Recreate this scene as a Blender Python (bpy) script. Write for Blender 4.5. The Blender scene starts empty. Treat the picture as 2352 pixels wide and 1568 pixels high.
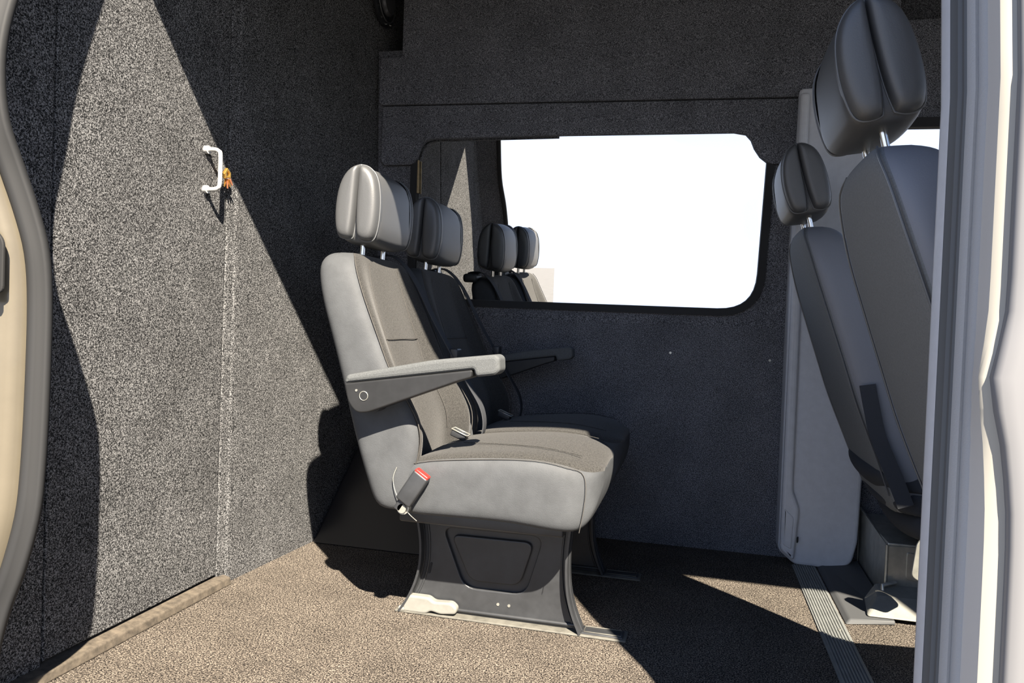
import bpy, bmesh, math, random
from mathutils import Vector, Matrix
random.seed(7)
S = bpy.context.scene
COL = S.collection

# ------------------------------------------------------------------ camera
cam_d = bpy.data.cameras.new('camera'); cam = bpy.data.objects.new('camera', cam_d); COL.objects.link(cam)
cam_d.sensor_width = 36.0; cam_d.sensor_fit = 'HORIZONTAL'
cam_d.lens = 1690.0 / 2352.0 * 36.0
cam_d.clip_start = 0.02; cam_d.clip_end = 500
_Y = Vector((1600 - 1176, 765 - 784, 1690.0)).normalized()
_r = math.radians(2.1)
_dn = Vector((-math.sin(_r), math.cos(_r), 0)); _dn.z = -_dn.dot(_Y) / _Y.z; _dn.normalize()
_Z = -_dn; _X = _Y.cross(_Z)
cam.matrix_world = Matrix(((_X.x, -_X.y, -_X.z, 0.0), (_Y.x, -_Y.y, -_Y.z, 0.0), (_Z.x, -_Z.y, -_Z.z, 0.78), (0, 0, 0, 1)))
S.camera = cam

# ------------------------------------------------------------------ world, sun, exposure
W = bpy.data.worlds.new('sky'); S.world = W; W.use_nodes = True
wn = W.node_tree; bg = wn.nodes['Background']; bg.inputs[1].default_value = 1.0
_tc = wn.nodes.new('ShaderNodeTexCoord'); _sx = wn.nodes.new('ShaderNodeSeparateXYZ'); _cr = wn.nodes.new('ShaderNodeValToRGB')
wn.links.new(_tc.outputs['Generated'], _sx.inputs[0]); wn.links.new(_sx.outputs[2], _cr.inputs[0]); wn.links.new(_cr.outputs[0], bg.inputs[0])
_e = _cr.color_ramp.elements; _e[0].position = 0.0; _e[0].color = (1.10, 1.26, 1.60, 1); _e[1].position = 1.0; _e[1].color = (0.10, 0.20, 0.52, 1)
for _p, _c in ((0.24, (1.12, 1.28, 1.66)), (0.42, (0.34, 0.58, 1.10))):
    _k = _e.new(_p); _k.color = (*_c, 1)
sun_d = bpy.data.lights.new('sun', 'SUN'); sun = bpy.data.objects.new('sun', sun_d); COL.objects.link(sun)
sun_d.energy = 26.0; sun_d.angle = math.radians(0.55); sun_d.color = (1.0, 0.89, 0.74)
sun.rotation_euler = Vector((-0.6, 1.0, -1.13)).to_track_quat('-Z', 'Y').to_euler()
S.view_settings.view_transform = 'Standard'; S.view_settings.look = 'None'
S.view_settings.exposure = 0.0; S.view_settings.gamma = 1.0; S.view_settings.use_curve_mapping = False

# ------------------------------------------------------------------ materials
def new_mat(name):
    m = bpy.data.materials.new(name); m.use_nodes = True
    return m, m.node_tree, m.node_tree.nodes['Principled BSDF']
def mat(name, col, rough=0.5, metal=0.0, spec=0.5, noise=0.0, nscale=60, bump=0.0, bscale=300, sheen=0.0, coat=0.0):
    m, nt, b = new_mat(name)
    b.inputs['Base Color'].default_value = (*col, 1); b.inputs['Roughness'].default_value = rough
    b.inputs['Metallic'].default_value = metal; b.inputs['Specular IOR Level'].default_value = spec
    b.inputs['Sheen Weight'].default_value = sheen; b.inputs['Coat Weight'].default_value = coat
    tc = nt.nodes.new('ShaderNodeTexCoord')
    if noise:
        n = nt.nodes.new('ShaderNodeTexNoise'); n.inputs['Scale'].default_value = nscale; n.inputs['Detail'].default_value = 5
        n.inputs['Roughness'].default_value = 0.65
        nt.links.new(tc.outputs['Object'], n.inputs['Vector'])
        mx = nt.nodes.new('ShaderNodeMix'); mx.data_type = 'RGBA'
        mx.inputs[6].default_value = (*[c * (1 - noise) for c in col], 1); mx.inputs[7].default_value = (*[min(1, c * (1 + noise)) for c in col], 1)
        rp = nt.nodes.new('ShaderNodeMapRange'); rp.inputs[1].default_value = 0.3; rp.inputs[2].default_value = 0.7
        nt.links.new(n.outputs['Fac'], rp.inputs[0]); nt.links.new(rp.outputs[0], mx.inputs[0]); nt.links.new(mx.outputs[2], b.inputs['Base Color'])
    if bump:
        n2 = nt.nodes.new('ShaderNodeTexNoise'); n2.inputs['Scale'].default_value = bscale; n2.inputs['Detail'].default_value = 3
        nt.links.new(tc.outputs['Object'], n2.inputs['Vector'])
        bp = nt.nodes.new('ShaderNodeBump'); bp.inputs['Strength'].default_value = bump; bp.inputs['Distance'].default_value = 0.002
        nt.links.new(n2.outputs['Fac'], bp.inputs['Height']); nt.links.new(bp.outputs[0], b.inputs['Normal'])
    return m
def carpet(name, dark, mid, light, scale=210, worn=None):
    m, nt, b = new_mat(name)
    b.inputs['Roughness'].default_value = 0.95; b.inputs['Specular IOR Level'].default_value = 0.1
    tc = nt.nodes.new('ShaderNodeTexCoord')
    n = nt.nodes.new('ShaderNodeTexNoise'); n.inputs['Scale'].default_value = scale; n.inputs['Detail'].default_value = 2; n.inputs['Roughness'].default_value = 0.6
    n.inputs['Distortion'].default_value = 0.6
    nt.links.new(tc.outputs['Object'], n.inputs['Vector'])
    cr = nt.nodes.new('ShaderNodeValToRGB'); e = cr.color_ramp.elements
    e[0].position = 0.40; e[0].color = (*dark, 1); e[1].position = 0.62; e[1].color = (*light, 1)
    k = cr.color_ramp.elements.new(0.5); k.color = (*mid, 1)
    nt.links.new(n.outputs['Fac'], cr.inputs[0])
    n3 = nt.nodes.new('ShaderNodeTexNoise'); n3.inputs['Scale'].default_value = 7; n3.inputs['Detail'].default_value = 4
    nt.links.new(tc.outputs['Object'], n3.inputs['Vector'])
    mr = nt.nodes.new('ShaderNodeMapRange'); mr.inputs[1].default_value = 0.3; mr.inputs[2].default_value = 0.7; mr.inputs[3].default_value = 0.85; mr.inputs[4].default_value = 1.15
    nt.links.new(n3.outputs['Fac'], mr.inputs[0])
    mul = nt.nodes.new('ShaderNodeMix'); mul.data_type = 'RGBA'; mul.blend_type = 'MULTIPLY'; mul.inputs[0].default_value = 1
    nt.links.new(cr.outputs[0], mul.inputs[6]); nt.links.new(mr.outputs[0], mul.inputs[7])
    nt.links.new(mul.outputs[2], b.inputs['Base Color'])
    bp = nt.nodes.new('ShaderNodeBump'); bp.inputs['Strength'].default_value = 0.5; bp.inputs['Distance'].default_value = 0.003
    nt.links.new(n.outputs['Fac'], bp.inputs['Height']); nt.links.new(bp.outputs[0], b.inputs['Normal'])
    return m
def glass(name, tint, refl, fac):
    m = bpy.data.materials.new(name); m.use_nodes = True; nt = m.node_tree; nt.nodes.clear()
    o = nt.nodes.new('ShaderNodeOutputMaterial'); mx = nt.nodes.new('ShaderNodeMixShader')
    t = nt.nodes.new('ShaderNodeBsdfTransparent'); g = nt.nodes.new('ShaderNodeBsdfGlossy')
    t.inputs[0].default_value = (*tint, 1); g.inputs[0].default_value = (*refl, 1); g.inputs['Roughness'].default_value = 0.0
    mx.inputs[0].default_value = fac
    nt.links.new(t.outputs[0], mx.inputs[1]); nt.links.new(g.outputs[0], mx.inputs[2]); nt.links.new(mx.outputs[0], o.inputs[0])
    return m

M = {}
M['floor'] = carpet('carpet_floor', (0.0079, 0.0071, 0.0070), (0.0561, 0.0467, 0.0389), (0.2112, 0.1836, 0.1519), 300)
M['wall'] = carpet('carpet_wall', (0.0079, 0.0085, 0.0093), (0.0561, 0.0565, 0.0576), (0.2178, 0.2189, 0.2220), 330)
M['wallfar'] = carpet('carpet_far_wall', (0.0258, 0.0276, 0.0326), (0.0897, 0.0922, 0.1036), (0.2415, 0.2491, 0.2747), 420)
M['leather'] = mat('leatherette_grey', (0.0550, 0.0588, 0.0636), 0.68, spec=0.25, noise=0.14, nscale=18, bump=0.25, bscale=500)
M['fabric'] = mat('seat_fabric_grey', (0.0303, 0.0295, 0.0278), 0.9, spec=0.2, noise=0.6, nscale=300, bump=0.5, bscale=400, sheen=0.1)
M['hrleather'] = mat('headrest_leather_black', (0.0562, 0.0587, 0.0619), 0.50, spec=0.85, bump=0.12, bscale=600)
M['piping'] = mat('headrest_piping', (0.1050, 0.1101, 0.1156), 0.4, spec=0.5)
M['seam'] = mat('seam_thread', (0.045, 0.042, 0.038), 0.8); M['dark'] = mat('hole_shade_black', (0.01, 0.01, 0.01), 0.8)  # near-black stands for the shade inside slots and the latch recess
M['frontback'] = mat('front_seat_back_fabric', (0.1600, 0.1680, 0.1728), 0.85, spec=0.2, noise=0.15, nscale=300)
M['frontside'] = mat('front_seat_leatherette', (0.1950, 0.2025, 0.2250), 0.5, spec=0.4, bump=0.15, bscale=500)
M['chrome'] = mat('chrome', (0.82, 0.82, 0.80), 0.16, 1.0)
M['alu'] = mat('satin_aluminium', (0.55, 0.55, 0.54), 0.4, 0.35)
M['steel'] = mat('galvanised_steel', (0.42, 0.42, 0.38), 0.38, 0.7, noise=0.2, nscale=25)
M['black'] = mat('black_plastic', (0.0260, 0.0278, 0.0307), 0.42, spec=0.5, noise=0.25, nscale=14)
M['blackgloss'] = mat('black_painted_board', (0.010, 0.010, 0.012), 0.3, spec=0.4)
M['armpad'] = mat('armrest_pad_grey', (0.0759, 0.0812, 0.0841), 0.75, spec=0.3, noise=0.2, nscale=300, bump=0.3, bscale=400)
M['armplastic'] = mat('armrest_plastic', (0.0145, 0.0152, 0.0164), 0.5, spec=0.4, noise=0.2, nscale=20)
M['belt'] = mat('belt_webbing', (0.0420, 0.0449, 0.0512), 0.85, spec=0.2, bump=0.4, bscale=700)
M['red'] = mat('buckle_red', (0.65, 0.02, 0.015), 0.35)
M['cover'] = mat('pale_plastic_cover', (0.1782, 0.1766, 0.1597), 0.55, noise=0.12, nscale=30)
M['rail'] = mat('floor_rail_dusty', (0.0990, 0.0953, 0.0818), 0.7, noise=0.3, nscale=40)
M['greytrim'] = mat('grey_trim_plastic', (0.5100, 0.5250, 0.5550), 0.6, spec=0.3, noise=0.05, nscale=40)
M['strip'] = mat('aluminium_strip', (0.2160, 0.2232, 0.2160), 0.5, 0.35, noise=0.15, nscale=30)
M['rubber'] = mat('rubber_seal', (0.0210, 0.0216, 0.0228), 0.7, spec=0.25)
M['rubberlight'] = mat('rubber_seal_flocked', (0.34, 0.345, 0.35), 0.7, spec=0.3, bump=0.3, bscale=500)
M['paint'] = mat('champagne_paint', (0.1254, 0.1089, 0.0792), 0.36, 0.2, spec=0.5, noise=0.07, nscale=9, coat=0.3)
M['paintgrey'] = mat('silver_paint', (0.17, 0.172, 0.18), 0.4, 0.1, spec=0.4)
M['jamb'] = mat('jamb_paint_glare', (0.50, 0.49, 0.47), 0.5, spec=0.4)  # body paint lightened so the unlit jamb imitates lens glare
M['rubberglare'] = mat('rubber_seal_glare', (0.10, 0.105, 0.11), 0.7, spec=0.25)  # black seal rubber with glare put into its colour
M['moulding'] = mat('dark_floor_moulding', (0.055, 0.057, 0.06), 0.6)
M['cream'] = mat('cream_jamb_paint', (0.30, 0.29, 0.26), 0.45, spec=0.4)
M['brass'] = mat('brass', (0.72, 0.42, 0.10), 0.35, 0.9)
M['copper'] = mat('rusty_key_metal', (0.50, 0.20, 0.10), 0.5, 0.6)
M['threshold'] = mat('worn_timber_threshold', (0.0743, 0.0609, 0.0455), 0.8, noise=0.5, nscale=45, bump=0.4, bscale=120)
M['ground'] = mat('concrete_ground', (0.095, 0.094, 0.092), 0.9, noise=0.15, nscale=3)
M['headliner'] = mat('headliner_grey', (0.20, 0.205, 0.21), 0.9, spec=0.1)
M['lampblack'] = mat('lamp_black', (0.015, 0.016, 0.018), 0.3)
M['lampgrey'] = mat('lamp_lens_grey', (0.06, 0.062, 0.065), 0.25)
M['mirror'] = glass('dark_reflective_window_glass', (0.10, 0.10, 0.10), (0.97, 0.97, 0.955), 0.95)
M['clear'] = glass('clear_window_glass', (0.99, 0.995, 0.99), (1, 1, 1), 0.05)
M['wood'] = mat('pale_wood_edge', (0.3000, 0.2280, 0.1200), 0.7, noise=0.3, nscale=60)

# ------------------------------------------------------------------ helpers
def link(o, parent=None):
    COL.objects.link(o)
    if parent: o.parent = parent
    return o
def tag(o, label=None, cat=None, group=None, kind=None):
    if label: o['label'] = label
    if cat: o['category'] = cat
    if group: o['group'] = group
    if kind: o['kind'] = kind
    return o
def empty(name, loc, label, cat, group=None):
    e = bpy.data.objects.new(name, None); e.location = loc; link(e); e.empty_display_size = 0.1
    return tag(e, label, cat, group)
def obj(name, verts, faces, mats, parent=None, smooth=True, sub=0, midx=None, bevel=0.0, auto=None):
    me = bpy.data.meshes.new(name)
    me.from_pydata([tuple(v) for v in verts], [], faces); me.validate(); me.update()
    bm = bmesh.new(); bm.from_mesh(me); bmesh.ops.recalc_face_normals(bm, faces=bm.faces); bm.to_mesh(me); bm.free()
    if not isinstance(mats, (list, tuple)): mats = [mats]
    for m in mats: me.materials.append(m)
    if midx:
        for p, i in zip(me.polygons, midx): p.material_index = i
    for p in me.polygons: p.use_smooth = smooth
    o = bpy.data.objects.new(name, me); link(o, parent)
    if bevel:
        b = o.modifiers.new('bevel', 'BEVEL'); b.width = bevel; b.segments = 3; b.limit_method = 'ANGLE'; b.angle_limit = math.radians(30)
    if sub:
        s = o.modifiers.new('sub', 'SUBSURF'); s.levels = sub; s.render_levels = sub
    if auto is not None: me.set_sharp_from_angle(angle=math.radians(auto))
    return o
def box(name, lo, hi, m, parent=None, r=0.0, seg=3):
    bm = bmesh.new(); bmesh.ops.create_cube(bm, size=1)
    for v in bm.verts:
        v.co = Vector([(lo[i] + hi[i]) / 2 + v.co[i] * (hi[i] - lo[i]) for i in range(3)])
    if r: bmesh.ops.bevel(bm, geom=bm.edges[:], offset=r, segments=seg, affect='EDGES', profile=0.5)
    me = bpy.data.meshes.new(name); bm.to_mesh(me); bm.free(); me.materials.append(m)
    for p in me.polygons: p.use_smooth = bool(r)
    if r: me.set_sharp_from_angle(angle=math.radians(40))
    return link(bpy.data.objects.new(name, me), parent)
def frames(pts, up=None, closed=False):
    pts = [Vector(p) for p in pts]; n = len(pts); out = []
    prev = None
    for i, p in enumerate(pts):
        a = pts[(i - 1) % n] if closed else pts[max(i - 1, 0)]
        b = pts[(i + 1) % n] if closed else pts[min(i + 1, n - 1)]
        t = (b - a).normalized()
        if up is not None: ref = Vector(up)
        elif prev is None: ref = Vector((0, 0, 1)) if abs(t.z) < 0.9 else Vector((1, 0, 0))
        else: ref = prev
        u = t.cross(ref)
        if u.length < 1e-6: u = t.cross(Vector((1, 0, 0)))
        u.normalize(); v = u.cross(t).normalized(); prev = v
        out.append((p, u, v))
    return out
def catmull(pts, k=6, closed=False):
    pts = [Vector(p) for p in pts]; n = len(pts); out = []
    rng = n if closed else n - 1
    for i in range(rng):
        if closed: p0, p1, p2, p3 = (pts[(i + j) % n] for j in (-1, 0, 1, 2))
        else: p0, p1, p2, p3 = pts[max(i - 1, 0)], pts[i], pts[i + 1], pts[min(i + 2, n - 1)]
        for j in range(k):
            t = j / k
            out.append(0.5 * ((2 * p1) + (p2 - p0) * t + (2 * p0 - 5 * p1 + 4 * p2 - p3) * t * t + (3 * p1 - p0 - 3 * p2 + p3) * t ** 3))
    if not closed: out.append(pts[-1])
    return out
def sweep(name, pts, prof, m, parent=None, up=None, closed=False, smooth=True, cap=True, auto=None):
    fr = frames(pts, up, closed); k = len(prof); V = []; F = []
    for p, u, v in fr:
        for a, b in prof: V.append(p + u * a + v * b)
    n = len(fr)
    for i in range(n if closed else n - 1):
        for j in range(k):
            i2 = (i + 1) % n
            F.append((i * k + j, i * k + (j + 1) % k, i2 * k + (j + 1) % k, i2 * k + j))
    if cap and not closed:
        F.append(tuple(range(k))); F.append(tuple((n - 1) * k + j for j in range(k)))
    return obj(name, V, F, m, parent, smooth, auto=auto)
def circ(r, k=10, ry=None):
    ry = ry or r
    return [(r * math.cos(2 * math.pi * i / k), ry * math.sin(2 * math.pi * i / k)) for i in range(k)]
def tube(name, pts, r, m, parent=None, seg=10, closed=False, up=None):
    return sweep(name, pts, circ(r, seg), m, parent, up, closed, auto=None if closed else 55)
def ribbon(name, pts, up, w, t, m, parent=None):
    """flat band: width along up x tangent, thickness along up"""
    return sweep(name, pts, [(-w / 2, -t / 2), (w / 2, -t / 2), (w / 2, t / 2), (-w / 2, t / 2)], m, parent, up, smooth=True, auto=40)
def roundpoly(pts, r, k=5):
    """2d polygon with rounded corners; r scalar or list"""
    n = len(pts); out = []
    for i in range(n):
        p = Vector(pts[i]); a = Vector(pts[i - 1]); b = Vector(pts[(i + 1) % n]); rr = r[i] if isinstance(r, (list, tuple)) else r
        if rr <= 0: out.append((p.x, p.y)); continue
        da = (a - p); db = (b - p); la, lb = da.length, db.length; da.normalize(); db.normalize()
        d = min(rr, la * 0.48, lb * 0.48)
        s, e = p + da * d, p + db * d
        for j in range(k + 1):
            t = j / k; q = s * (1 - t) ** 2 + p * 2 * t * (1 - t) + e * t * t
            out.append((q.x, q.y))
    return out
def plate(name, outline, th, m, mw, parent=None, holes=(), bev=0.0):
    """flat plate from a 2d outline (with holes); mw maps (u, v, n) to local space"""
    cu = bpy.data.curves.new('tmp', 'CURVE'); cu.dimensions = '2D'; cu.fill_mode = 'BOTH'; cu.extrude = max(th / 2 - bev, 0.0001)
    cu.bevel_depth = bev; cu.bevel_resolution = 2; cu.offset = -bev
    for ol in [outline] + list(holes):
        s = cu.splines.new('POLY'); s.points.add(len(ol) - 1); s.use_cyclic_u = True
        for q, (a, b) in zip(s.points, ol): q.co = (a, b, 0, 1)
    t = bpy.data.objects.new('tmp', cu); COL.objects.link(t)
    me = bpy.data.meshes.new_from_object(t.evaluated_get(bpy.context.evaluated_depsgraph_get()))
    bpy.data.objects.remove(t); bpy.data.curves.remove(cu)
    bm = bmesh.new(); bm.from_mesh(me); bmesh.ops.remove_doubles(bm, verts=bm.verts[:], dist=1e-6); bm.transform(mw)
    bmesh.ops.recalc_face_normals(bm, faces=bm.faces[:]); bm.to_mesh(me); bm.free()
    me.name = name; me.materials.clear(); me.materials.append(m)
    for p in me.polygons: p.use_smooth = False
    return link(bpy.data.objects.new(name, me), parent)
def XZ(y, x0=0.0, z0=0.0):   # outline (x, z) laid in the plane y = const
    return Matrix(((1, 0, 0, x0), (0, 0, 1, y), (0, 1, 0, z0), (0, 0, 0, 1)))
def YZ(x, y0=0.0, z0=0.0):   # outline (y, z) laid in the plane x = const
    return Matrix(((0, 0, 1, x), (1, 0, 0, y0), (0, 1, 0, z0), (0, 0, 0, 1)))
def loft(name, rings, mats, parent=None, sub=1, colmat=None, capmat=0, smooth=True):
    k = len(rings[0]); V = [p for r in rings for p in r]; F = []; mi = []
    for i in range(len(rings) - 1):
        for j in range(k):
            F.append((i * k + j, i * k + (j + 1) % k, (i + 1) * k + (j + 1) % k, (i + 1) * k + j)); mi.append(colmat[j] if colmat else 0)
    for base in (0, (len(rings) - 1) * k):
        c = sum((Vector(V[base + j]) for j in range(k)), Vector()) / k
        V.append(c); ci = len(V) - 1
        for j in range(k): F.append((base + j, base + (j + 1) % k, ci)); mi.append(capmat)
    return obj(name, V, F, mats, parent, smooth, sub, mi)
def pillow(name, outline, m, mw, depth, parent=None):
    """padded lobe: closed outline puffed towards +n"""
    n = len(outline); cx = sum(p[0] for p in outline) / n; cy = sum(p[1] for p in outline) / n; V = []; F = []
    steps = [(1.0, -0.012), (1.0, 0.0), (0.985, 0.35), (0.90, 0.72), (0.72, 0.93), (0.40, 1.0)]
    for s, d in steps:
        for a, b in outline:
            V.append(mw @ Vector((cx + (a - cx) * s, cy + (b - cy) * (1 - (1 - s) * 0.45), d * depth if d > 0 else d)))
    for i in range(len(steps) - 1):
        for j in range(n): F.append((i * n + j, i * n + (j + 1) % n, (i + 1) * n + (j + 1) % n, (i + 1) * n + j))
    F.append(tuple((len(steps) - 1) * n + j for j in range(n)))
    return obj(name, V, F, m, parent, True, 1)
def lerp_table(tab, z):
    for a, b in zip(tab, tab[1:]):
        if a[0] <= z <= b[0]:
            t = (z - a[0]) / (b[0] - a[0]); return [p + (q - p) * t for p, q in zip(a, b)]
    return list(tab[0] if z < tab[0][0] else tab[-1])

# ------------------------------------------------------------------ the setting: floor, walls, roof
G = obj('ground', [(-60, -60, -0.72), (60, -60, -0.72), (60, 60, -0.72), (-60, 60, -0.72)], [(0, 1, 2, 3)], M['ground'], smooth=False)
tag(G, kind='structure')
tag(box('floor', (-1.75, 1.02, -0.06), (2.1, 2.95, 0.0), M['floor']), kind='structure')
tag(box('ceiling', (-1.6, 1.10, 2.16), (2.1, 3.05, 2.22), M['headliner']), kind='structure')

# far side of the van: carpeted wall with the long window
WY = 2.75
win = roundpoly([(-1.1105, 0.8679), (0.2078, 0.8579), (0.2314, 1.5580), (-1.0951, 1.5580)], [0.06, 0.14, 0.05, 0.05], 8)
cabw = roundpoly([(0.5750, 0.9197), (1.5463, 0.9197), (1.4300, 1.4901), (0.5750, 1.5017)], 0.05)
LEAN = Matrix(((1, 0, 0, 0), (0, 1, -0.055, 0.055 * 0.80), (0, 0, 1, 0), (0, 0, 0, 1)))   # the body side leans inwards above the waist
wl = plate('wall_left', [(-1.36, -0.02), (2.1, -0.02), (2.1, 0.80), (-1.36, 0.80)], 0.04, M['wallfar'], XZ(WY + 0.02))
plate('window_lining', [(-1.36, 0.80), (2.1, 0.80), (2.1, 1.84), (-1.36, 1.84)], 0.04, M['wallfar'], LEAN @ XZ(WY + 0.02), wl, holes=[win, cabw])
tag(wl, kind='structure')
tag(box('upper_wall', (-1.36, 2.93, 1.84), (2.1, 2.97, 2.2), M['wallfar'], wl))
tag(box('ledge', (-1.36, WY + 0.04, 1.80), (2.1, 2.95, 1.84), M['wallfar'], wl))
up = roundpoly([(-1.2412, 1.6258), (0.6102, 1.5929), (0.6038, 2.1045), (-1.1395, 2.1045), (-1.1464, 1.8069), (-1.2366, 1.8050)], [0.02, 0, 0, 0, 0.004, 0.01])
plate('upper_panel', up, 0.03, M['wallfar'], LEAN @ XZ(WY - 0.014), wl, bev=0.004)
hd = [(-1.2294, 1.6229), (-1.2347, 1.4122), (-1.2203, 1.3956), (-1.1116, 1.3956), (-1.0946, 1.4044), (-1.0843, 1.4219), (-1.0707, 1.4609), (-1.0504, 1.4852), (-1.0207, 1.4930),
      (-0.4931, 1.4930), (0.0986, 1.4862), (0.1381, 1.4784), (0.1559, 1.4589), (0.1679, 1.4297), (0.1877, 1.4005), (0.2095, 1.3829), (0.2323, 1.3751), (0.3559, 1.3751), (0.3543, 1.5939)]
plate('window_pelmet', hd, 0.024, M['wallfar'], LEAN @ XZ(WY - 0.010), wl, bev=0.004)
for sx, sz in ((-0.09, 0.705), (0.255, 0.693)):
    tube('screw', [(sx, WY - 0.002, sz), (sx, WY + 0.003, sz)], 0.0045, M['steel'], wl, 8)

# long side window: rubber surround; invented pane split so only the rear mirrors
w1 = tag(bpy.data.objects.new('window_1', None), kind='structure'); link(w1); w1.location = (0, 0, 0)
ring = [LEAN @ Vector((a, WY + 0.002, b)) for a, b in win]
sweep('window_seal', ring, [(-0.014, -0.012), (0.012, -0.012), (0.014, 0.006), (0.004, 0.012), (-0.012, 0.01)], M['rubber'], w1, up=(0, 1, 0), closed=True, auto=50)
gl = roundpoly([(-1.1136, 0.8649), (-0.5343, 0.8619), (-0.5270, 1.5483), (-1.0983, 1.5483)], [0.06, 0, 0, 0.05], 6)
plate('rear_pane', gl, 0.004, M['mirror'], LEAN @ XZ(WY + 0.014), w1)
gl = roundpoly([(-0.5333, 0.8619), (0.2098, 0.8549), (0.2335, 1.5483), (-0.5260, 1.5483)], [0, 0.14, 0.05, 0], 8)
plate('front_pane', gl, 0.004, M['clear'], LEAN @ XZ(WY + 0.014), w1)
pet = box('pane_edge_trim', (-1.090, WY - 0.004, 1.29), (-1.080, WY + 0.004, 1.417), M['wood'], w1, 0.002); pet.data.transform(LEAN)

# cab window on the far side
w2 = tag(bpy.data.objects.new('window_2', None), kind='structure'); link(w2)
sweep('window_seal', [LEAN @ Vector((a, WY + 0.002, b)) for a, b in cabw], [(-0.02, -0.02), (0.012, -0.02), (0.014, 0.006), (-0.02, 0.01)], M['rubber'], w2, up=(0, 1, 0), closed=True, auto=50)
plate('pane', cabw, 0.004, M['clear'], LEAN @ XZ(WY + 0.014), w2)

# rear partition: carpeted door and the fixed panel standing proud of it
PX = -1.313
d1 = plate('door_1', [(1.262, 0.035), (1.838, 0.035), (1.838, 2.14), (1.262, 2.14)], 0.03, M['wall'], YZ(PX - 0.015), bev=0.003)
tag(d1, kind='structure')
_pp = [(-1.314, 1.845), (-1.3095, 1.874), (-1.3055, 1.880), (-1.24, 2.95), (-1.40, 2.95), (-1.40, 1.845)]
wr = obj('wall_rear', [(x, y, z) for z in (-0.01, 2.16) for x, y in _pp], [(i, (i + 1) % 6, 6 + (i + 1) % 6, 6 + i) for i in range(6)] + [tuple(range(6)), tuple(range(6, 12))], M['wall'], smooth=False, bevel=0.004)
tag(wr, kind='structure')
plate('side_panel', [(1.08, -0.01), (1.258, -0.01), (1.258, 2.16), (1.08, 2.16)], 0.03, M['wall'], YZ(PX - 0.016), wr, bev=0.003)
box('backing', (PX - 0.10, 1.08, -0.01), (PX - 0.035, 1.85, 2.16), M['blackgloss'], wr)
th = obj('trim_1', [(PX - 0.02, 1.02, 0.0), (PX + 0.03, 1.02, 0.0), (PX + 0.026, 1.02, 0.022), (PX - 0.02, 1.02, 0.030),
                    (PX - 0.02, 1.872, 0.0), (PX + 0.03, 1.872, 0.0), (PX + 0.026, 1.872, 0.022), (PX - 0.02, 1.872, 0.030)],
         [(0, 1, 2, 3), (4, 5, 6, 7), (0, 1, 5, 4), (1, 2, 6, 5), (2, 3, 7, 6), (3, 0, 4, 7)], M['threshold'], smooth=False, bevel=0.004)
tag(th, kind='structure')

# pull handle on the partition door
hy, hz0, hz1 = 1.742, 1.122, 1.229
hp = catmull([(PX, hy, hz1), (PX + 0.028, hy + 0.002, hz1), (PX + 0.038, hy + 0.004, hz1 - 0.004), (PX + 0.043, hy + 0.005, hz1 - 0.016), (PX + 0.043, hy + 0.005, hz0 + 0.016),
              (PX + 0.038, hy + 0.004, hz0 + 0.004), (PX + 0.028, hy + 0.002, hz0), (PX, hy, hz0)], 4)
hn = tube('pull_handle', hp, 0.0058, M['alu'], d1, 10)
for z in (hz0, hz1):
    tube('handle_rose', [(PX - 0.001, hy, z), (PX + 0.004, hy, z), (PX + 0.010, hy, z)], 0.011, M['alu'], hn, 14)

# wheel arch cover
wa = obj('wheel_arch_cover', [(-1.27, 2.31, 0.001), (-0.78, 2.31, 0.001), (-0.78, 2.60, 0.36), (-1.22, 2.60, 0.36), (-1.27, 2.745, 0.001), (-0.78, 2.745, 0.001), (-0.78, 2.745, 0.36), (-1.22, 2.745, 0.36)],
         [(0, 1, 2, 3), (3, 2, 6, 7), (0, 3, 7, 4), (1, 5, 6, 2), (4, 7, 6, 5), (0, 4, 5, 1)], M['blackgloss'], smooth=False, bevel=0.008)
tag(wa, 'black sloping box cover on the floor between the rear seats and the corner', 'cover')

# round lamp high on the partition
lt = empty('dome_lamp', (-1.247, 2.70, 2.035), 'round black lamp with silver dots high in the dark corner', 'lamp')
def disc_x(name, r, x0, x1, m, parent, ry=None, k=28, cy=0, cz=0):
    V = [(x, cy + rr * math.cos(2 * math.pi * i / k), cz + rr * (1.0) * math.sin(2 * math.pi * i / k)) for x, rr in ((x0, r), ((x0 + x1) / 2, r), (x1, r * 0.86)) for i in range(k)]
    F = [(a * k + i, a * k + (i + 1) % k, (a + 1) * k + (i + 1) % k, (a + 1) * k + i) for a in range(2) for i in range(k)] + [tuple(range(k)), tuple(2 * k + i for i in range(k))]
    return obj(name, V, F, m, parent, True, auto=40)
disc_x('housing', 0.095, 0.0, 0.016, M['lampblack'], lt)
tube('rim', [(0.017, 0.076 * math.cos(t * math.pi / 16), 0.076 * math.sin(t * math.pi / 16)) for t in range(32)], 0.003, M['lampgrey'], lt, 6, True)
disc_x('lens', 0.055, 0.014, 0.03, M['lampgrey'], lt)
for i in range(12):
    t = 2 * math.pi * i / 12
    tube('stud', [(0.012, 0.086 * math.cos(t), 0.086 * math.sin(t)), (0.019, 0.086 * math.cos(t), 0.086 * math.sin(t))], 0.0032, M['chrome'], lt, 8)

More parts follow.
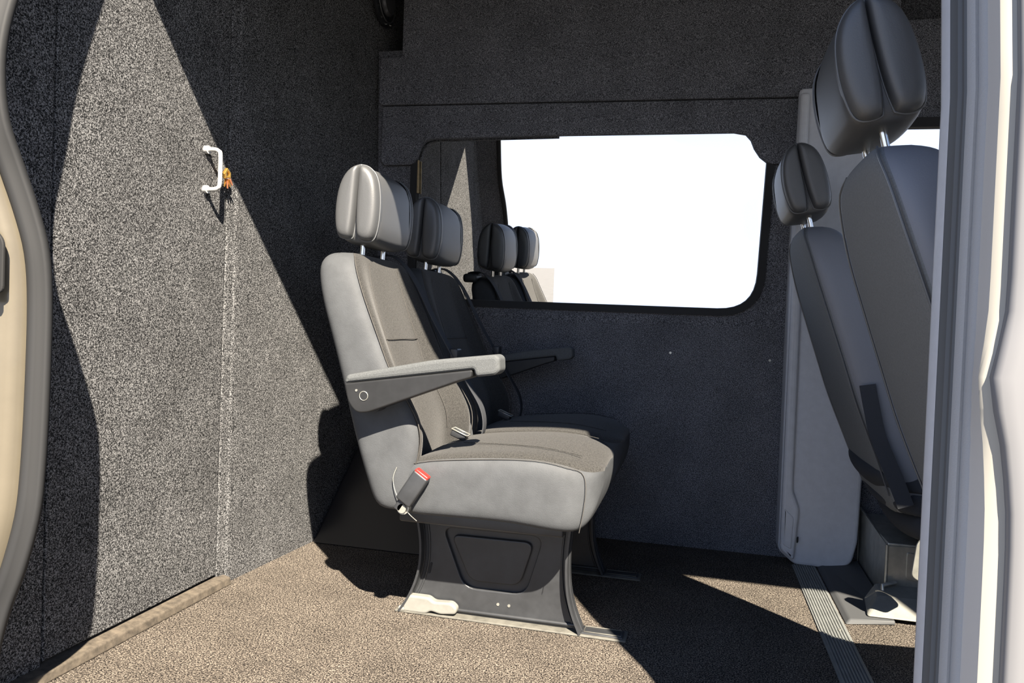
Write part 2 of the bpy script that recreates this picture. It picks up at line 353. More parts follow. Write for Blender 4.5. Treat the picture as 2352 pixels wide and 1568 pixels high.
# padlock with key on the partition door
pk = empty('padlock', (-1.302, 1.802, 1.160), 'small brass padlock with keys hanging at the partition door edge', 'padlock'); pk.scale = (0.75, 0.75, 0.75)
bodyo = roundpoly([(-0.016, -0.004), (0.016, -0.004), (0.019, 0.016), (0.0, 0.034), (-0.019, 0.016)], 0.002)
plate('lock_body', bodyo, 0.012, M['brass'], YZ(0.010, 0.014, 0.012) @ Matrix.Rotation(0.15, 4, 'Z'), pk, bev=0.002, holes=[roundpoly([(-0.008, 0.004), (0.008, 0.004), (0.008, 0.014), (0.0, 0.022), (-0.008, 0.014)], 0.001)])
for i, (a, l) in enumerate(((-0.25, 0.032), (0.1, 0.036), (0.35, 0.03), (0.6, 0.026))):
    kk = plate('key', roundpoly([(-0.004, 0), (0.004, 0), (0.004, -l * 0.4), (0.003, -l), (-0.002, -l), (-0.004, -l * 0.4)], 0.001), 0.0025, M['copper'] if i % 2 else M['brass'],
               YZ(0.006 + i * 0.004, 0.012 + i * 0.003, 0.006) @ Matrix.Rotation(a, 4, 'Z'), pk)
tube('key_ring', [(0.012, -0.006 + 0.008 * math.cos(t), 0.012 + 0.008 * math.sin(t)) for t in [i * math.pi / 8 for i in range(16)]], 0.0016, M['brass'], pk, 6, True)
tube('hasp_pin', [(0.004, -0.02, 0.014), (0.010, -0.006, 0.020), (0.008, 0.006, 0.024)], 0.0035, M['chrome'], pk, 8)

# ribbed metal strip across the floor behind the cab
n_r = 9; w0, w1_ = 0.347, 0.422; prof = [(w0, -0.002), (w0, 0.004)]
st = (w1_ - w0 - 0.006) / n_r
for i in range(n_r):
    x = w0 + 0.003 + i * st; prof += [(x + st * 0.15, 0.0042), (x + st * 0.25, 0.0072), (x + st * 0.75, 0.0072), (x + st * 0.85, 0.0042)]
prof += [(w1_, 0.004), (w1_, -0.002)]
k = len(prof); V = [(x, y, z) for y in (1.05, 2.66) for x, z in prof]
sp = obj('trim_2', V, [(i, (i + 1) % k, k + (i + 1) % k, k + i) for i in range(k)] + [tuple(range(k)), tuple(k + i for i in range(k))], M['strip'], smooth=False)
tag(sp, kind='structure')
for y in (2.10, 1.75): tube('screw', [(0.40, y, 0.006), (0.40, y, 0.0085)], 0.004, M['steel'], sp, 8)

# near side of the van: header over the sliding door opening, rear door post, front post, cab door
wrt = box('wall_right', (-1.75, 1.18, 1.935), (2.1, 1.22, 2.2), M['headliner']); tag(wrt, kind='structure')
shade_edge = [tuple(p)[:2] for p in catmull([(-0.42, 1.94, 0), (-0.35, 1.915, 0), (-0.27, 1.82, 0), (-0.20, 1.72, 0), (-0.10, 1.665, 0), (0.05, 1.65, 0), (0.30, 1.645, 0)], 4)]
plate('added_header_shade', shade_edge + [(0.47, 1.645), (0.47, 2.0), (-0.42, 2.0)], 0.03, M['headliner'], XZ(1.14), wrt, bev=0.003)  # unseen piece added under the header to shade the far seat
CP = [(-1.215, 1.05, -0.05), (-1.213, 1.05, 0.06), (-1.203, 1.05, 0.16), (-1.18, 1.05, 0.241), (-1.150, 1.05, 0.315), (-1.127, 1.055, 0.41), (-1.122, 1.06, 0.50), (-1.122, 1.065, 0.635), (-1.124, 1.068, 0.788),
      (-1.128, 1.063, 0.88), (-1.142, 1.052, 0.955), (-1.158, 1.035, 1.03), (-1.168, 1.015, 1.10), (-1.174, 1.01, 1.18), (-1.178, 1.02, 1.26), (-1.183, 1.05, 1.36), (-1.195, 1.10, 1.50), (-1.19, 1.15, 1.70), (-1.18, 1.20, 1.92)]
CPs = catmull(CP, 4)
cpo = tag(link(bpy.data.objects.new('trim_3', None)), 'champagne painted rear post of the sliding door opening with black rubber seal', kind='structure')
sweep('door_seal', CPs, [(0.0, -0.012), (-0.014, -0.016), (-0.024, -0.010), (-0.028, 0.004), (-0.024, 0.016), (-0.012, 0.020), (-0.004, 0.016), (0.0, 0.006), (0.006, 0.008), (0.010, 0.002), (0.008, -0.008)][::-1],
      M['rubber'], cpo, up=(0, -1, 0))
def strip_surf(name, path, offs, m, parent, smooth=True):
    V = []; F = []; k = len(offs)
    for i, p in enumerate(path):
        for f in offs:
            V.append(Vector(p) + Vector(f(p) if callable(f) else f))
    for i in range(len(path) - 1):
        for j in range(k - 1): F.append((i * k + j, i * k + j + 1, (i + 1) * k + j + 1, (i + 1) * k + j))
    return obj(name, V, F, m, parent, smooth)
strip_surf('post_panel', CPs, [(-0.018, 0.02, 0), (-0.026, 0.0, 0), (-0.030, -0.025, 0), (-0.042, -0.040, 0), lambda p: (-1.30 - p[0] * 0.9 - 0.115, -0.045, 0) if False else (-0.075, -0.044, 0), (-0.085, -0.075, 0), lambda p: (-1.75 - p[0], -0.085, 0)], M['paint'], cpo)
strip_surf('post_lining', CPs, [(-0.014, 0.016, 0), (-0.05, 0.03, 0), lambda p: (-1.36 - p[0], 0.10, 0)], M['wallfar'], cpo)
rec = plate('latch_recess_shade', roundpoly([(-0.018, -0.055), (0.016, -0.055), (0.016, 0.035), (-0.004, 0.055), (-0.018, 0.05)], 0.012), 0.006, M['dark'], XZ(1.010, -1.168, 0.86), cpo, bev=0.002)  # dark plate on the post; the recess's shade is put into its colour
plate('latch_plate', roundpoly([(-0.010, -0.05), (0.010, -0.05), (0.010, 0.012), (-0.010, 0.012)], 0.004), 0.008, M['paint'], XZ(1.007, -1.170, 0.84), cpo, bev=0.002)

# front post of the opening: profile (x, y) run along z, pinched at the waist
bpo = tag(link(bpy.data.objects.new('trim_4', None)), 'pale painted front post of the sliding door opening with ribbed grey seal', kind='structure'); bpo.location = (0.36, 1.0, 0)
def bpost(name, prof, m, zs=None, warp=0.0):
    zs = zs or [-0.3 + 0.04 * i for i in range(62)]; V = []; F = []; k = len(prof)
    for z in zs:
        lean = max(0.0, z - 1.1) * 0.14
        pin = -0.014 * math.exp(-((z - 0.735) / 0.05) ** 2) + 0.012 / (1 + math.exp((z - 0.62) / 0.025))
        for i, (x, y) in enumerate(prof): V.append((x + pin * (warp[i] if warp else 0.0) - 0.36, y + lean - 1.0, z))
    n = len(zs)
    for i in range(n - 1):
        for j in range(k - 1): F.append((i * k + j, i * k + j + 1, (i + 1) * k + j + 1, (i + 1) * k + j))
    return obj(name, V, F, m, bpo, True, auto=60)
bpost('inner_lining', [(0.50, 1.15), (0.36, 1.15), (0.312, 1.125), (0.306, 1.10)], M['greytrim'])
bpost('edge_strip', [(0.306, 1.10), (0.3055, 1.085), (0.3085, 1.075)], M['greytrim'])
bpost('inner_seal', [(0.3085, 1.076), (0.313, 1.068), (0.3135, 1.062), (0.318, 1.060), (0.3185, 1.054), (0.322, 1.053)], M['rubberglare'])
bpost('ribbed_seal', [(0.321, 1.055), (0.3225, 1.046), (0.327, 1.041), (0.331, 1.043), (0.3315, 1.038), (0.335, 1.031), (0.3395, 1.030), (0.341, 1.034)], M['rubberlight'])
bpost('jamb', [(0.337, 1.036), (0.338, 1.02), (0.341, 1.002)], M['jamb'], warp=[0, 0.3, 0.6])
bpost('sunlit_flange', [(0.341, 1.002), (0.346, 0.998), (0.351, 0.996), (0.356, 0.994)], M['cream'], warp=[0.6, 0.85, 1.0, 1.0])
bpost('outer_skin', [(0.356, 0.994), (0.357, 0.985), (0.363, 0.981), (0.375, 0.979), (0.40, 0.977), (0.50, 0.972)], M['paintgrey'], warp=[1.0, 1.0, 0.9, 0.8, 0.7, 0.0])

cab = roundpoly([(0.52, 0.93), (1.50, 0.93), (1.30, 1.60), (0.52, 1.62)], 0.06)
cd = plate('door_2', [(0.46, -0.3), (2.1, -0.3), (2.1, 2.18), (0.46, 2.18)], 0.05, M['paintgrey'], XZ(1.02), holes=[cab], bev=0.004); tag(cd, kind='structure')
plate('pane', cab, 0.004, M['clear'], XZ(1.02), cd)
wf = plate('wall_front', [(0.95, -0.05), (3.0, -0.05), (3.0, 2.2), (0.95, 2.2)], 0.05, M['greytrim'], YZ(2.10), holes=[roundpoly([(1.15, 0.85), (2.65, 0.85), (2.65, 1.95), (1.15, 1.95)], 0.08)]); tag(wf, kind='structure')
plate('windscreen', roundpoly([(1.15, 0.85), (2.65, 0.85), (2.65, 1.95), (1.15, 1.95)], 0.08), 0.005, M['clear'], YZ(2.10), wf)

# ------------------------------------------------------------------ headrest builder (shared by all four seats), in seat-local metres
def headrest(parent, cx, cz, hw=0.120, m=None, tilt=-0.06, sc=0.95):
    m = m or M['hrleather']
    rot = Matrix.Translation((cx, 0, cz)) @ Matrix.Rotation(-tilt, 4, 'Y') @ Matrix.Diagonal((sc, 1, sc, 1))
    # core: outline in (x, z) lofted across y
    def ring(s, y, so=1.0):
        pts = roundpoly([(-0.050, -0.098), (0.052, -0.108), (0.066, -0.06), (0.058, 0.055), (0.030, 0.100), (-0.022, 0.102), (-0.056, 0.055), (-0.064, -0.06)], 0.03, 2)
        return [rot @ Vector((a * s, y, b * s)) for a, b in pts]
    core = loft('headrest', [ring(0.93, -hw + 0.010), ring(1.0, -hw + 0.018), ring(1.05, -hw + 0.05), ring(1.075, -0.03), ring(1.075, 0.03), ring(1.05, hw - 0.05), ring(1.0, hw - 0.018), ring(0.93, hw - 0.010)], m, parent, sub=1)
    for s in (-1, 1):
        fl = rot @ Matrix(((1, 0, 0, 0), (0, 0, s, s * (hw - 0.014)), (0, 1, 0, 0), (0, 0, 0, 1)))
        front = [(0.008, -0.088), (0.012, -0.094), (0.030, -0.101), (0.050, -0.097), (0.060, -0.080), (0.065, -0.04), (0.064, 0.01), (0.057, 0.055), (0.044, 0.086), (0.022, 0.105), (0.002, 0.110), (-0.0005, 0.106), (-0.002, 0.07), (-0.001, 0.0), (0.002, -0.05)]
        rear = [(-0.008, -0.088), (-0.014, -0.095), (-0.030, -0.097), (-0.048, -0.092), (-0.058, -0.074), (-0.064, -0.03), (-0.063, 0.015), (-0.056, 0.055), (-0.042, 0.084), (-0.022, 0.104), (-0.004, 0.110), (-0.0015, 0.106), (-0.0025, 0.07), (-0.003, 0.0), (-0.004, -0.05)]
        for ol in (front, rear):
            lo = pillow('side_lobe', ol, m, fl, 0.030, core)
            tube('piping', [fl @ Vector((p.x * 0.985, p.y * 0.985, 0.004)) for p in catmull([(a, b, 0) for a, b in ol], 3, True)], 0.0018, M['piping'], core, 6, True)
    for y in (-0.065, 0.065):
        a = rot @ Vector((0, y, -0.07)); b = rot @ Vector((0, y, -0.19))
        tube('post', [a, b], 0.0065, M['chrome'], core, 12)
        tube('post_guide', [rot @ Vector((0, y, -0.150)), rot @ Vector((0, y, -0.142))], 0.013, M['black'], core, 12)
    return core

# ------------------------------------------------------------------ rear passenger seats
BACK = [  # z, rear x, front x of bolster, half width, recess of centre
    (0.318, -0.235, -0.160, 0.205, 0.00), (0.330, -0.262, -0.150, 0.222, 0.01), (0.385, -0.280, -0.145, 0.226, 0.03), (0.44, -0.300, -0.140, 0.227, 0.045),
    (0.49, -0.316, -0.132, 0.227, 0.05), (0.54, -0.331, -0.140, 0.227, 0.048), (0.60, -0.348, -0.176, 0.226, 0.042), (0.66, -0.366, -0.216, 0.225, 0.036), (0.75, -0.395, -0.256, 0.223, 0.030),
    (0.83, -0.424, -0.292, 0.218, 0.024), (0.89, -0.440, -0.318, 0.208, 0.016), (0.925, -0.444, -0.332, 0.196, 0.008), (0.948, -0.436, -0.346, 0.172, 0.004), (0.957, -0.420, -0.368, 0.14, 0.0)]
def back_ring(row):
    z, xr, xf, w, rc = row; half = [(xr, 0.0), (xr, 0.55 * w), (xr + 0.003, 0.86 * w), (xr + 0.020, 0.975 * w), (xr + 0.04, w), ((xr + xf) / 2, w), (xf - 0.040, w * 0.995), (xf - 0.018, w * 0.975), (xf - 0.004, w * 0.92),
        (xf, 0.83 * w), (xf - rc * 0.35, 0.69 * w), (xf - rc * 0.85, 0.55 * w), (xf - rc, 0.42 * w), (xf - rc * 0.95, 0.2 * w), (xf - rc * 0.92, 0.0)]
    return [Vector((x, y, z)) for x, y in half] + [Vector((x, -y, z)) for x, y in half[-2:0:-1]]
CUSH = [  # x, bottom z, edge top z, centre rise, half width
    (-0.185, 0.318, 0.425, 0.0, 0.205), (-0.165, 0.310, 0.440, 0.010, 0.222), (-0.10, 0.312, 0.455, 0.020, 0.226), (0.0, 0.314, 0.466, 0.026, 0.228), (0.10, 0.315, 0.474, 0.028, 0.228),
    (0.17, 0.306, 0.474, 0.030, 0.226), (0.225, 0.303, 0.464, 0.036, 0.220), (0.256, 0.306, 0.452, 0.040, 0.205), (0.279, 0.330, 0.446, 0.034, 0.182), (0.294, 0.375, 0.445, 0.020, 0.155), (0.300, 0.41, 0.44, 0.008, 0.12)]
def cush_ring(row):
    x, zb, zt, rise, w = row; h = zt - zb
    half = [(0, zb), (0.7 * w, zb), (0.93 * w, zb + 0.004), (0.99 * w, zb + 0.12 * h), (w, zb + 0.4 * h), (w, zb + 0.72 * h), (0.985 * w, zb + 0.90 * h), (0.94 * w, zt), (0.84 * w, zt + 0.012), (0.66 * w, zt + 0.5 * rise), (0.45 * w, zt + 0.75 * rise), (0.2 * w, zt + 0.95 * rise), (0, zt + rise)]
    return [Vector((x, y, z)) for y, z in half] + [Vector((x, -y, z)) for y, z in half[-2:0:-1]]
SX = -0.5
def armrest(parent, s):
    y0 = 0.237 * s; ym = 0.262 * s; y1 = 0.284 * s
    ar = empty('armrest', (0, 0, 0), None, None) if False else None
    pad = roundpoly([(-0.300, 0.632), (-0.296, 0.652), (-0.082, 0.697), (0.066, 0.716), (0.076, 0.709), (0.078, 0.680), (0.068, 0.670), (0.022, 0.663), (0.016, 0.680)], [0.006, 0.008, 0.02, 0.012, 0.01, 0.012, 0.01, 0.008, 0.004], 4)
    a = plate('armrest', pad, 0.062, M['armpad'], XZ(ym), parent, bev=0.009)
    pn = roundpoly([(-0.300, 0.6315), (0.014, 0.679), (0.012, 0.661), (-0.020, 0.651), (-0.240, 0.566), (-0.268, 0.564), (-0.290, 0.588)], [0.004, 0.006, 0.006, 0.01, 0.02, 0.02, 0.02], 4)
    plate('side_panel', pn, 0.058, M['armplastic'], XZ(ym), a, bev=0.004)
    yy = ym + 0.0295 * (-1)
    tube('button', [(-0.249, yy + 0.004, 0.605), (-0.249, yy - 0.0005, 0.605)], 0.0105, M['armplastic'], a, 20)
    tube('button_ring', [(-0.249 + 0.0105 * math.cos(i * math.pi / 12), yy - 0.0003, 0.605 + 0.0105 * math.sin(i * math.pi / 12)) for i in range(24)], 0.0010, M['steel'], a, 6, True)
    tube('screw', [(-0.268, yy + 0.003, 0.617), (-0.268, yy - 0.001, 0.617)], 0.003, M['steel'], a, 8)
    tube('pivot', [(-0.236, 0.20 * s, 0.585), (-0.236, y1 - 0.02 * s, 0.585)], 0.02, M['black'], a, 14)
    return a
def seat(name, yc, label, arm):
    t = empty(name, (SX, yc, 0), label, 'seat', 'rear passenger seats')
    br = loft('backrest', [back_ring(r) for r in BACK], [M['leather'], M['fabric']], t, sub=2,
              colmat=[1 if 8 <= j <= 19 else 0 for j in range(28)])
    # seams along the edge of the fabric and round the centre panel
    for s in (-1, 1):
        tube('seam', catmull([(r[2] - 0.004 + 0.0015, s * 0.935 * r[3], r[0]) for r in BACK[2:-1]], 3), 0.0013, M['seam'], br, 6)
        tube('seam', catmull([(r[2] - r[4] * 0.9 + 0.0005, s * 0.47 * r[3], r[0]) for r in BACK[4:-2]], 3), 0.0008, M['seam'], br, 6)
    row = lerp_table(BACK, 0.735); xf = row[2] - row[4] * 0.93
    tube('seam', [(xf + 0.002, -0.11, 0.735), (xf + 0.0025, 0.0, 0.735), (xf + 0.002, 0.11, 0.735)], 0.0012, M['seam'], br, 6)
    cu = loft('cushion', [cush_ring(r) for r in CUSH], [M['leather'], M['fabric']], t, sub=2, colmat=[1 if 7 <= j <= 16 else 0 for j in range(24)])
    for s in (-1, 1):
        tube('seam', catmull([(r[0], s * (0.955 * r[4]), r[2] - 0.003) for r in CUSH[1:8]] + [(0.268, s * 0.199, 0.42), (0.266, s * 0.203, 0.37), (0.257, s * 0.205, 0.312)], 3), 0.0009, M['seam'], cu, 6)
        tube('crease', catmull([(-0.06, s * 0.10, 0.482), (0.05, s * 0.125, 0.490), (0.16, s * 0.150, 0.493), (0.25, s * 0.150, 0.480)], 4), 0.0010, M['fabric'], cu, 6)
    headrest(t, -0.366, 1.082)
    # pressed pedestal plate: rim, recessed channel, raised centre
    out = [(-0.262, 0.312), (-0.238, 0.312)] ; left = [(-0.215, 0.30), (-0.2, 0.244), (-0.192, 0.19), (-0.193, 0.135), (-0.205, 0.085), (-0.225, 0.04), (-0.248, 0.004)]
    right = [(0.243, 0.006), (0.222, 0.055), (0.208, 0.11), (0.203, 0.18), (0.207, 0.25), (0.214, 0.312)]
    ol = [(-0.213, 0.312)] + [tuple(p)[:2] for p in catmull([(a, b, 0) for a, b in left], 4)] + [tuple(p)[:2] for p in catmull([(a, b, 0) for a, b in right], 4)]
    gro = roundpoly([(-0.141, 0.234), (0.136, 0.236), (0.092, 0.079), (-0.075, 0.077)], [0.03, 0.035, 0.035, 0.035], 6)
    gri = roundpoly([(-0.118, 0.216), (0.112, 0.218), (0.076, 0.099), (-0.060, 0.097)], [0.026, 0.03, 0.028, 0.028], 6)
    ped = plate('pedestal', ol, 0.010, M['black'], XZ(0.0), t, holes=[gro], bev=0.003)
    plate('channel', [(-0.15, 0.245), (0.145, 0.247), (0.10, 0.068), (-0.085, 0.066)], 0.006, M['black'], XZ(0.010), ped)
    plate('raised_panel', gri, 0.012, M['black'], XZ(0.002), ped, bev=0.004)
    for path in (left, right):
        cs = catmull([(a, -0.006, b) for a, b in path], 4)
        tube('rim', cs, 0.005, M['black'], ped, 8)
        tube('rim', [(p[0] + (0.016 if path is left else -0.016), -0.006, p[2]) for p in cs], 0.003, M['black'], ped, 8)
        sweep('flange', cs, [(-0.003, -0.03), (0.003, -0.03), (0.003, 0.03), (-0.003, 0.03)], M['black'], ped, up=(0, 1, 0), auto=40)
    tube('rim', [(-0.235, -0.007, 0.016), (0.236, -0.007, 0.018)], 0.005, M['black'], ped, 8)
    plate('slot_shade', roundpoly([(-0.178, 0.105), (-0.172, 0.105), (-0.166, 0.135), (-0.172, 0.135)], 0.003), 0.002, M['dark'], XZ(-0.0055), ped)  # thin dark plate, its colour imitating the shade in a slot
    for x in (0.02, 0.05): tube('rivet', [(x, -0.003, 0.045), (x, -0.0065, 0.045)], 0.004, M['steel'], ped, 8)
    box('seat_pan', (-0.20, -0.17, 0.285), (0.215, 0.17, 0.318), M['black'], t, 0.006)
    cv = plate('foot_cover', roundpoly([(-0.238, 0.004), (-0.236, 0.032), (-0.222, 0.050), (-0.165, 0.050), (-0.15, 0.040), (-0.10, 0.043), (-0.084, 0.030), (-0.088, 0.013), (-0.13, 0.008), (-0.158, 0.014), (-0.172, 0.004)], 0.008, 4), 0.026, M['cover'], XZ(-0.022), t, bev=0.006)
    tube('pin', [(-0.248, -0.028, 0.009), (-0.232, -0.028, 0.010)], 0.008, M['cover'], cv, 12)
    rl = box('floor_rail', (-0.26, -0.034, 0.0005), (0.36, 0.030, 0.006), M['rail'], t, 0.002)
    box('rail_end_cap', (0.245, -0.026, 0.004), (0.352, 0.022, 0.010), M['black'], rl, 0.003)
    sweep('cap_rim', [(0.252, -0.020, 0.0105), (0.346, -0.020, 0.0105), (0.346, 0.016, 0.0105), (0.252, 0.016, 0.0105)], circ(0.0016, 6), M['rail'], rl, closed=True)
    # shoulder belt
    g = box('belt_guide', (-0.465, 0.115, 0.935), (-0.405, 0.205, 0.972), M['black'], t, 0.012)
    bp = catmull([(-0.445, 0.165, 0.968), (-0.385, 0.172, 0.975), (-0.325, 0.184, 0.915), (-0.262, 0.200, 0.795), (-0.205, 0.204, 0.70), (-0.150, 0.208, 0.61), (-0.105, 0.210, 0.535), (-0.098, 0.212, 0.47), (-0.125, 0.212, 0.42)], 6)
    bl = ribbon('seat_belt', bp, (0.85, 0.05, 0.35), 0.042, 0.003, M['belt'], t)
    tn = box('belt_tongue', (-0.205, 0.186, 0.678), (-0.180, 0.230, 0.708), M['black'], bl, 0.005)
    sweep('tongue_loop', [(-0.182, 0.205, 0.672), (-0.176, 0.205, 0.648), (-0.176, 0.228, 0.648), (-0.182, 0.228, 0.672)], circ(0.0022, 6), M['chrome'], bl, closed=True)
    # inner buckle in the gap between cushion and backrest
    ib = box('inner_buckle', (-0.022, -0.014, -0.009), (0.022, 0.014, 0.009), M['black'], t, 0.004); ib.data.transform(Matrix.Translation((-0.098, -0.02, 0.488)) @ Matrix.Rotation(0.35, 4, 'Y'))
    sweep('buckle_rim', [Matrix.Translation((-0.098, -0.02, 0.489)) @ Matrix.Rotation(0.35, 4, 'Y') @ Vector(p) for p in ((-0.022, -0.014, 0.009), (0.024, -0.016, 0.008), (0.024, 0.014, 0.008), (-0.022, 0.014, 0.009))], circ(0.0022, 6), M['steel'], ib, closed=True)
    if arm > 0:
        armrest(t, arm); return t
    # outer buckle on the near side
    rot = Matrix.Translation((-0.136, -0.243, 0.390)) @ Matrix.Rotation(math.radians(33), 4, 'Y')
    bk = box('buckle', (-0.021, -0.013, -0.043), (0.021, 0.013, 0.040), M['black'], t, 0.005)
    bk.data.transform(rot)
    rd = box('release_button', (-0.019, -0.011, 0.034), (0.019, 0.010, 0.045), M['red'], bk, 0.003); rd.data.transform(rot)
    stk = box('stalk', (-0.013, -0.004, -0.070), (0.006, 0.006, -0.035), M['black'], bk, 0.003); stk.data.transform(rot)
    tube('bolt', [(-0.163, -0.224, 0.338), (-0.163, -0.240, 0.338)], 0.016, M['steel'], bk, 16)
    tube('bolt_head', [(-0.163, -0.238, 0.338), (-0.163, -0.247, 0.338)], 0.011, M['cover'], bk, 14)
    tube('wire', catmull([(-0.186, -0.229, 0.432), (-0.193, -0.233, 0.405), (-0.186, -0.234, 0.375), (-0.172, -0.234, 0.352), (-0.150, -0.234, 0.325), (-0.132, -0.225, 0.306)], 5), 0.0010, M['steel'], bk, 6)
    armrest(t, arm)
    return t
seat('passenger_seat', 1.875, 'sunlit grey rear seat with padded armrest and red buckle button nearest the door', -1)
seat('passenger_seat', 2.345, 'shaded dark rear seat beside the long window, behind the sunlit seat', 1)

# ------------------------------------------------------------------ front cab seats
FB = [  # z, rear x, front x, half width
    (0.30, 0.075, 0.17, 0.20), (0.36, 0.050, 0.20, 0.225), (0.45, 0.015, 0.175, 0.242), (0.60, -0.045, 0.115, 0.25), (0.72, -0.085, 0.070, 0.25), (0.84, -0.125, 0.025, 0.245), (0.94, -0.158, -0.015, 0.235),
    (1.02, -0.180, -0.045, 0.212), (1.067, -0.190, -0.070, 0.178), (1.093, -0.185, -0.090, 0.135), (1.104, -0.170, -0.115, 0.09)]
def fb_ring(row):
    z, xr, xf, w = row
    half = [(xr, 0.0), (xr, 0.6 * w), (xr + 0.004, 0.86 * w), (xr + 0.014, 0.94 * w), (xr + 0.032, 0.985 * w), (xr + 0.06, w), (xf - 0.03, w), (xf - 0.008, 0.95 * w), (xf, 0.8 * w), (xf - 0.02, 0.5 * w), (xf - 0.02, 0)]
    return [Vector((x, y, z)) for x, y in half] + [Vector((x, -y, z)) for x, y in half[-2:0:-1]]
def front_seat(yc, dz, dx, label, detail):
    t = empty('cab_seat', (0.45 + dx, yc, dz), label, 'seat', 'front cab seats')
    br = loft('backrest', [fb_ring(r) for r in FB], [M['frontback'], M['frontside']], t, sub=2, colmat=[0 if (j < 3 or j >= 17) else 1 for j in range(20)])
    for s in (-1, 1):
        tube('seam', catmull([(r[1] + 0.007, s * 0.915 * r[3], r[0]) for r in FB[1:-1]], 4), 0.0022, M['piping'], br, 6)
    headrest(t, -0.183, 1.233, hw=0.13, tilt=0.24, sc=0.97)
    cr = [Vector((0.10, 0, 0.0))]
    def ring(x, zb, zt, w): return [Vector((x, y, z)) for y, z in [(0, zb), (0.8 * w, zb), (w, zb + 0.02), (w, zt - 0.03), (0.92 * w, zt), (0.5 * w, zt - 0.01), (0, zt - 0.012), (-0.5 * w, zt - 0.01), (-0.92 * w, zt), (-w, zt - 0.03), (-w, zb + 0.02), (-0.8 * w, zb)]]
    loft('cushion', [ring(0.11, 0.30, 0.42, 0.22), ring(0.16, 0.28, 0.45, 0.24), ring(0.40, 0.28, 0.47, 0.25), ring(0.56, 0.29, 0.47, 0.245), ring(0.62, 0.33, 0.44, 0.22)], M['frontside'], t, sub=2)
    # pleated skirt hanging behind and below the backrest
    def sk(z0, z1, x0, bul, w):
        R_ = []
        for u in range(7):
            f = u / 6; z = z1 + (z0 - z1) * f; b = math.sin(f * math.pi)
            R_.append([Vector((x0 + f * 0.02 - bul * b + 0.10 * (abs(yy) / w) ** 3 * 0.2, yy, z - 0.012 * math.cos(yy * 9))) for yy in [-w + 2 * w * i / 12 for i in range(13)]] +
                      [Vector((x0 + 0.16 + 0.02 * f, yy, z)) for yy in [w - 2 * w * i / 12 for i in range(13)]])
        return R_
    for i, (z0, z1, x0, bul, w) in enumerate(((0.365, 0.45, 0.035, 0.030, 0.236), (0.305, 0.372, 0.075, 0.028, 0.236), (0.235, 0.312, 0.115, 0.020, 0.232))):
        loft('skirt_fold', sk(z0, z1, x0, bul, w), M['belt'], t, sub=1)
    gr = catmull([(-0.02, -0.258, 0.66), (-0.008, -0.262, 0.60), (0.012, -0.262, 0.52), (0.055, -0.262, 0.42), (0.085, -0.262, 0.345)], 5)
    ribbon('side_strap', gr, (0, -1, 0), 0.040, 0.004, M['belt'], t)
    return t
front_seat(1.43, 0.0, 0.0, 'large black cab seat nearest the camera, cut by the door post', True)
fs = front_seat(2.38, 0.0, 0.015, 'cab seat on the far side above a bare metal box', True)
# recliner plate on the far cab seat
rp = plate('recliner_plate', roundpoly([(0.105, 0.165), (0.115, 0.255), (0.15, 0.285), (0.19, 0.26), (0.195, 0.19), (0.14, 0.145)], 0.012), 0.008, M['steel'], XZ(-0.262), fs, bev=0.002)
tube('bolt', [(0.155, -0.262, 0.24), (0.155, -0.274, 0.24)], 0.014, M['chrome'], rp, 12)
tube('bolt', [(0.14, -0.262, 0.18), (0.14, -0.272, 0.18)], 0.009, M['steel'], rp, 12)

# metal seat box under the far cab seat
sb = empty('seat_box', (0.57, 2.36, 0), 'bare galvanised seat box standing on the cab floor under the far seat', 'seat box')
plate('rear_panel', roundpoly([(0.0, 0.0), (0.375, 0.0), (0.375, 0.205), (0.0, 0.178)], 0.004), 0.006, M['steel'], YZ(0.0), sb, bev=0.0015)
plate('side_panel', roundpoly([(0.0, 0.0), (0.48, 0.0), (0.48, 0.19), (0.0, 0.178)], 0.006), 0.006, M['steel'], XZ(0.0), sb, bev=0.0015, holes=[roundpoly([(0.012, 0.012), (0.04, 0.012), (0.04, 0.045), (0.012, 0.045)], 0.004)])
box('top_plate', (0.0, 0.0, 0.176), (0.48, 0.375, 0.186), M['steel'], sb, 0.003)
tube('edge_fold', [(-0.002, -0.002, 0.0), (-0.002, -0.002, 0.18)], 0.005, M['steel'], sb, 8)
tube('edge_fold', [(-0.002, 0.372, 0.0), (-0.002, 0.372, 0.205)], 0.004, M['steel'], sb, 8)
plate('pressed_rib', roundpoly([(0.05, 0.085), (0.085, 0.08), (0.085, 0.16), (0.05, 0.165)], 0.01), 0.005, M['steel'], XZ(-0.004), sb, bev=0.002)
plate('pressed_rib', roundpoly([(0.085, 0.06), (0.16, 0.06), (0.16, 0.10), (0.10, 0.10)], 0.01), 0.005, M['steel'], XZ(-0.004), sb, bev=0.002)
ft = obj('foot_bracket', [(-0.085, -0.155, 0.0135), (0.20, -0.155, 0.0135), (0.20, 0.0, 0.0135), (-0.06, 0.0, 0.0135), (-0.035, -0.085, 0.055), (0.085, -0.085, 0.055), (0.09, 0.0, 0.065), (-0.03, 0.0, 0.065)],
         [(0, 1, 5, 4), (1, 2, 6, 5), (2, 3, 7, 6), (3, 0, 4, 7), (4, 5, 6, 7), (0, 3, 2, 1)], M['cover'], sb, smooth=False, bevel=0.008)
tube('bracket_lug', [(-0.02, -0.045, 0.058), (-0.02, -0.045, 0.072), (0.02, -0.02, 0.076)], 0.006, M['steel'], sb, 8)
tube('cable', catmull([(0.115, -0.03, 0.155), (0.105, -0.035, 0.12), (0.098, -0.035, 0.08), (0.092, -0.04, 0.03), (0.09, -0.05, 0.004)], 5), 0.005, M['rubber'], sb, 8)
box('cable_clip', (0.105, -0.042, 0.150), (0.125, -0.022, 0.172), M['cover'], sb, 0.003)
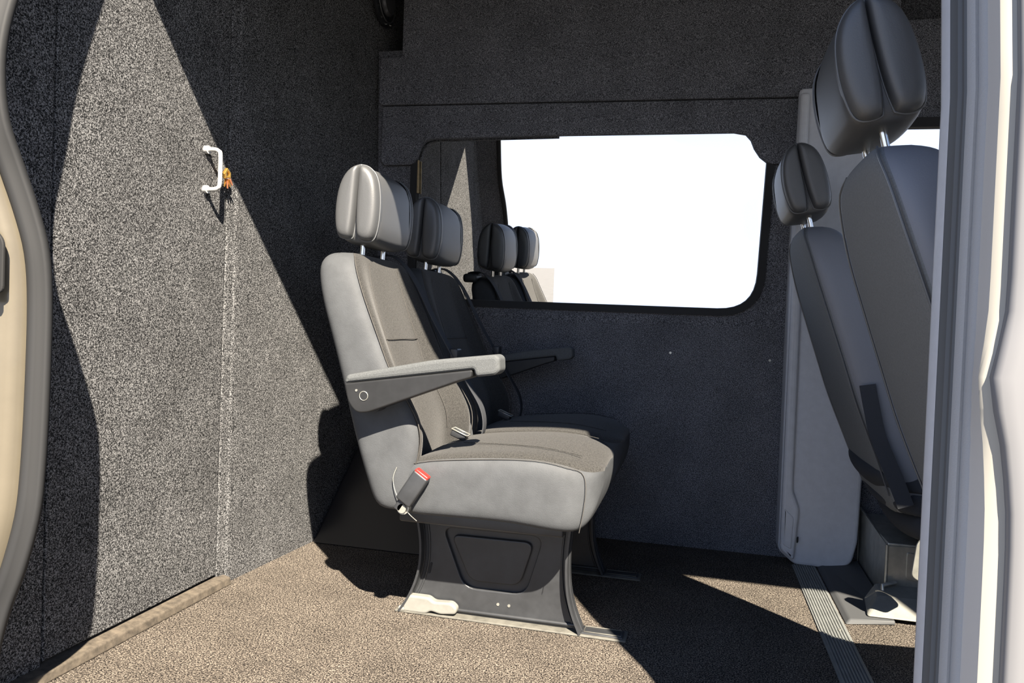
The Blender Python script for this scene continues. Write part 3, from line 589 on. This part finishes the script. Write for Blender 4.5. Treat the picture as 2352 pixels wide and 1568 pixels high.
# cab step carpet moulding behind the box
mo = obj('cab_floor_moulding', [(0.425, 2.16, 0.001), (0.56, 2.20, 0.001), (0.56, 2.20, 0.012), (0.44, 2.18, 0.012), (0.425, 2.70, 0.001), (0.56, 2.70, 0.001), (0.56, 2.70, 0.03), (0.44, 2.70, 0.012)],
         [(0, 1, 2, 3), (4, 5, 6, 7), (0, 1, 5, 4), (1, 2, 6, 5), (2, 3, 7, 6), (3, 0, 4, 7)], M['moulding'], smooth=False, bevel=0.004)
tag(mo, 'dark grey moulded floor lining between the ribbed strip and the seat box', 'floor lining')

# grey plastic trim on the far door post
gp = empty('post_trim', (0.30, 2.70, 0), 'tall grey plastic trim on the post beside the far cab seat', 'trim panel')
ol = [(0.0, 0.05), (0.045, 0.012), (0.06, 0.004), (0.20, 0.002), (0.235, 0.03), (0.25, 0.10), (0.26, 0.50), (0.24, 1.0), (0.22, 1.62), (0.005, 1.62), (0.0, 1.10), (0.0, 0.6)]
plate('panel', roundpoly(ol, 0.015), 0.10, M['greytrim'], XZ(0.005), gp, bev=0.012)
plate('raised_edge', roundpoly([(0.004, 0.055), (0.05, 0.02), (0.062, 0.20), (0.038, 0.26), (0.036, 1.60), (0.006, 1.60)], 0.015), 0.03, M['greytrim'], XZ(-0.05), gp, bev=0.012)
plate('recess_pad', roundpoly([(0.012, 0.075), (0.04, 0.06), (0.044, 0.17), (0.012, 0.20)], 0.008), 0.012, M['greytrim'], XZ(-0.062), gp, bev=0.005)
plate('slot_shade', roundpoly([(0.055, 0.085), (0.061, 0.088), (0.061, 0.108), (0.055, 0.105)], 0.003), 0.002, M['dark'], XZ(-0.0655), gp)  # dark sliver on the trim, painted as a shaded hole
plate('belt_bracket', roundpoly([(0.12, 1.0), (0.20, 1.0), (0.20, 1.11), (0.12, 1.11)], 0.012), 0.01, M['rubberlight'], XZ(-0.052), gp, bev=0.003)
tube('bracket_bolt', [(0.10, -0.05, 0.965), (0.10, -0.062, 0.965)], 0.012, M['steel'], gp, 12)
bpy.context.view_layer.update()
